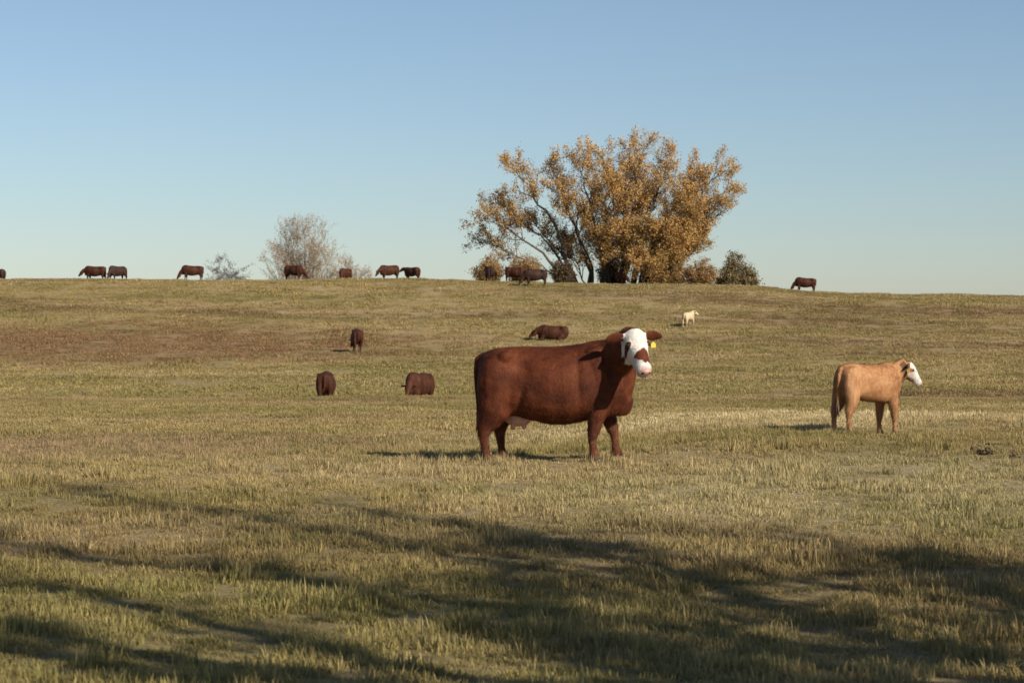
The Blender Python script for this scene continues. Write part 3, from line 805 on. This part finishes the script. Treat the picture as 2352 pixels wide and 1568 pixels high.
# skyline, left to right
place('st', -6, 196, 150, m_black_red, 'dark cow cut by the left edge of the picture')
place('gc', 219, 188, 176, m_red_b, 'leftmost fully visible cow on the ridge, grazing in side view', 1.0)
place('gb', 270, 188, 232, m_black_red, 'dark cow grazing close behind the leftmost side-on ridge cow')
place('ga', 442, 190, 190, m_red_b, 'ridge cow grazing alone in front of the grey leafless bush')
place('gb', 675, 189, -30, m_red_b, 'ridge cow grazing rightwards below the slender tan tree')
place('gb', 793, 191, 248, m_red_b, 'small end-on ridge cow under the wispy sapling', .95)
place('gc', 895, 188, 214, m_red_b, 'head-down ridge cow facing left, between the wispy sapling and a close reddish neighbour')
place('st', 947, 191, 140, m_red_b, 'reddish ridge cow just right of its head-down neighbour', .92)
place('st', 1124, 187.5, 100, m_black_red, 'dark end-on ridge cow in front of the small rusty shrub')
place('gb', 1183, 187, -18, m_red_b, 'ridge cow overlapped by a darker neighbour at the left of the big tree')
place('ga', 1230, 172, 188, m_black_red, 'dark cow just below the skyline, overlapping the pair mate behind it')
place('gb', 1427, 191, -70, m_red_b, 'small dark red cow under the stems of the big autumn tree', .95)
place('ga', 1849, 187, 178, m_red_b, 'lone ridge cow grazing right of the dark cedar', .95)
# on the slope
place('gb', 820, 122, 98, m_red_b, 'small end-on cow halfway up the slope, casting a thin shadow', .95)
place('gb', 748, 84, 92, m_red_b, 'round cow seen from behind in the dip, its legs hidden by the rise', 1.02)
place('gc', 962, 83, 250, m_red_b, 'dark red cow in the dip grazing with head down to the left', 1.02)
place('ly', 1270, 131, 174, m_red_b, 'cow resting low on the slope just above the back of the big red cow', 1.0)
place('ca', 1582, 142, 60, m_cream, 'pale cream calf standing alone on the slope below the big tree', .75, 'calf', 'calf')

# ------------------------------------------------------------------ grass
def clump_mesh(n, rad, h, w, rng, lean=.5):
    a = rng.uniform(0, 2*np.pi, n); r = rad*np.sqrt(rng.uniform(0, 1, n))
    base = np.stack([np.cos(a)*r, np.sin(a)*r, np.full(n, -.015)], 1)
    hh = h*rng.uniform(.35, 1.15, n)*(1-.35*(r/rad)**2)
    la = rng.uniform(0, 2*np.pi, n); ll = hh*np.abs(rng.normal(0, lean, n))
    d = np.stack([np.cos(la), np.sin(la), np.zeros(n)], 1)
    sd = np.stack([-np.sin(la+rng.normal(0, .6, n)), np.cos(la), np.zeros(n)], 1)
    ww = (w*rng.uniform(.6, 1.4, n))[:, None]
    z = np.array([[0, 0, 1.]])
    mid = base + d*(ll*.35)[:, None] + z*(hh*.6)[:, None]
    tip = base + d*ll[:, None] + z*(hh*np.clip(1-.25*ll/hh, .4, 1))[:, None]
    V = np.stack([base-sd*ww*.5, base+sd*ww*.5, mid+sd*ww*.4, mid-sd*ww*.4, tip], 1).reshape(-1, 3)
    i = np.arange(n)*5
    F = [(k, k+1, k+2, k+3) for k in i.tolist()] + [(k+3, k+2, k+4) for k in i.tolist()]
    me = bpy.data.meshes.new('grass_clump'); me.from_pydata(V.tolist(), [], F)
    t = np.clip(rng.beta(2, 2.2, n), 0, 1)
    at_ = me.attributes.new('tone', 'FLOAT', 'POINT'); at_.data.foreach_set('value', np.repeat(t, 5).astype(np.float32))
    me.materials.append(m_grass); me.polygons.foreach_set('use_smooth', [True]*len(me.polygons))
    return me
def scatter(name, label, clumps, P, scl, rng, zsq=None):
    col = bpy.data.collections.new(name+'_clumps')
    for i, me in enumerate(clumps):
        o = bpy.data.objects.new('grass_clump', me); col.objects.link(o)
    n = len(P)
    me = bpy.data.meshes.new(name); me.vertices.add(n); me.vertices.foreach_set('co', P.ravel())
    rotv = np.stack([rng.normal(0, .06, n), rng.normal(0, .06, n), rng.uniform(0, 6.283, n)], 1)
    s3 = np.stack([scl, scl, scl*(zsq if zsq is not None else 1)], 1)
    for nm, arr in (('rotv', rotv), ('s3', s3)):
        a = me.attributes.new(nm, 'FLOAT_VECTOR', 'POINT'); a.data.foreach_set('vector', arr.astype(np.float32).ravel())
    a = me.attributes.new('pick', 'INT', 'POINT'); a.data.foreach_set('value', rng.integers(0, len(clumps), n).astype(np.int32))
    o = bpy.data.objects.new(name, me); COL.objects.link(o)
    ng = bpy.data.node_groups.new(name, 'GeometryNodeTree')
    ng.interface.new_socket('Geometry', in_out='INPUT', socket_type='NodeSocketGeometry')
    ng.interface.new_socket('Geometry', in_out='OUTPUT', socket_type='NodeSocketGeometry')
    gi = ng.nodes.new('NodeGroupInput'); go = ng.nodes.new('NodeGroupOutput')
    ci = ng.nodes.new('GeometryNodeCollectionInfo'); ci.inputs['Collection'].default_value = col
    ci.inputs['Separate Children'].default_value = True; ci.inputs['Reset Children'].default_value = True
    ip = ng.nodes.new('GeometryNodeInstanceOnPoints'); ip.inputs['Pick Instance'].default_value = True
    def na(nm, tp):
        q = ng.nodes.new('GeometryNodeInputNamedAttribute'); q.data_type = tp; q.inputs['Name'].default_value = nm
        return next(s for s in q.outputs if s.enabled and s.name == 'Attribute')
    L = ng.links
    L.new(gi.outputs[0], ip.inputs['Points']); L.new(ci.outputs[0], ip.inputs['Instance'])
    L.new(na('pick', 'INT'), ip.inputs['Instance Index']); L.new(na('rotv', 'FLOAT_VECTOR'), ip.inputs['Rotation'])
    L.new(na('s3', 'FLOAT_VECTOR'), ip.inputs['Scale']); L.new(ip.outputs[0], go.inputs[0])
    md = o.modifiers.new('scatter', 'NODES'); md.node_group = ng
    tag(o, label, 'grass', kind='stuff')
    return o
rng = np.random.default_rng(77)
def points(Ya, Yb, dens, margin, k=.245):
    area_n = int(dens*(Yb-Ya)*2*(k*Yb+margin))
    X = rng.uniform(-(k*Yb+margin), k*Yb+margin, area_n); Y = rng.uniform(Ya, Yb, area_n)
    ok = np.abs(X) < k*Y+margin; X, Y = X[ok], Y[ok]
    return np.stack([X, Y, zt(X, Y)], 1)
def patchy(P, f=.9):
    return np.array([mnoise.noise(Vector((p[0]*f, p[1]*f, 3.1))) + .5*mnoise.noise(Vector((p[0]*f*3, p[1]*f*3, 9.1))) for p in P])
tall = [clump_mesh(60, .09, .15, .006, rng, .5) for _ in range(4)]
near = [clump_mesh(150, .17, .058, .0055, rng, .9) for _ in range(5)] + [clump_mesh(110, .12, .095, .006, rng, .65) for _ in range(2)]
P = np.concatenate([points(3, 16, 50, 6.5), points(16, 34, 34, 7)])
q = patchy(P); s_ = np.clip(1.0+.5*q+rng.normal(0, .15, len(P)), .7, 1.8)
scatter('near_grass', 'short dry tan and green grass over the near pasture', near, P, s_, rng, np.clip(1+1.0*q, .55, 2.2))
P = np.concatenate([points(5, 34, 2.2, 6.5), points(24.6, 26.6, 1, 0, .03)]); q = patchy(P, .55); P = P[q > -.05]
ft = []
for fx, fy in ((.42, -.17), (.70, .17), (-.8, -.17), (-.64, .17)):
    for _ in range(7): ft.append((x0m+fx+rng.normal(0, .10), y0m+fy-.06+rng.normal(0, .08)))
ft = np.array(ft); P = np.concatenate([P, np.stack([ft[:, 0], ft[:, 1], zt(ft[:, 0], ft[:, 1])], 1)])
scatter('tall_grass', 'taller straw tufts standing in the short near grass', tall, P, rng.uniform(.5, 1.15, len(P)), rng)
mid_ = [clump_mesh(150, .26, .08, .011, rng, .7) for _ in range(6)]
P = points(34, 72, 11, 9); q = patchy(P, .5); s_ = np.clip(1+.4*q+rng.normal(0, .12, len(P)), .5, 1.7)
scatter('middle_grass', 'dry grass on the fold of ground behind the big red cow', mid_, P, s_, rng, np.clip(1+.6*q, .5, 1.8))
far_ = [clump_mesh(120, .55, .13, .028, rng, .7) for _ in range(6)]
P = points(72, 206, 2.6, 16); q = patchy(P, .25); s_ = np.clip(1+.4*q+rng.normal(0, .15, len(P)), .5, 1.7)
scatter('hillside_grass', 'dry grass covering the slope up to the ridge', far_, P, s_, rng, np.clip(1+.5*q, .5, 1.7))

# a few darker weed clumps that stand out of the grass at the right
def weed(px, py, label, seed, h=.16):
    Y = EYE*FP/(py-716); x = (px-1176)/FP*Y
    for _ in range(4):
        Y = (EYE-gz(x, Y))*FP/(py-716); x = (px-1176)/FP*Y
    g = Geo(); rnd = random.Random(seed); rg = np.random.default_rng(seed); tips = []
    for i in range(16):
        a = rnd.uniform(0, 6.28)
        sprout(g, tips, Vector((math.cos(a)*.03, math.sin(a)*.03, -.01)), Vector((math.cos(a)*.6, math.sin(a)*.6, .8)), h*rnd.uniform(.6, 1), .004, 0, rnd, .5, .1)
    root = empty('weed_clump', (x, Y, gz(x, Y))); tag(root, label, 'weed', 'weeds in the grass')
    link('stems', g.mesh(), m_bark, root)
    link('leaves', leaf_mesh(leaves_on(tips, 9, .025, rg), .05, rg), m_leaf_dark, root, smooth=False)
weed(2265, 1048, 'dark weed clump in the grass below the calf, left of another at the right edge', 31, .09)
weed(2332, 1060, 'dark low weed clump beside the right edge of the picture', 32, .07)
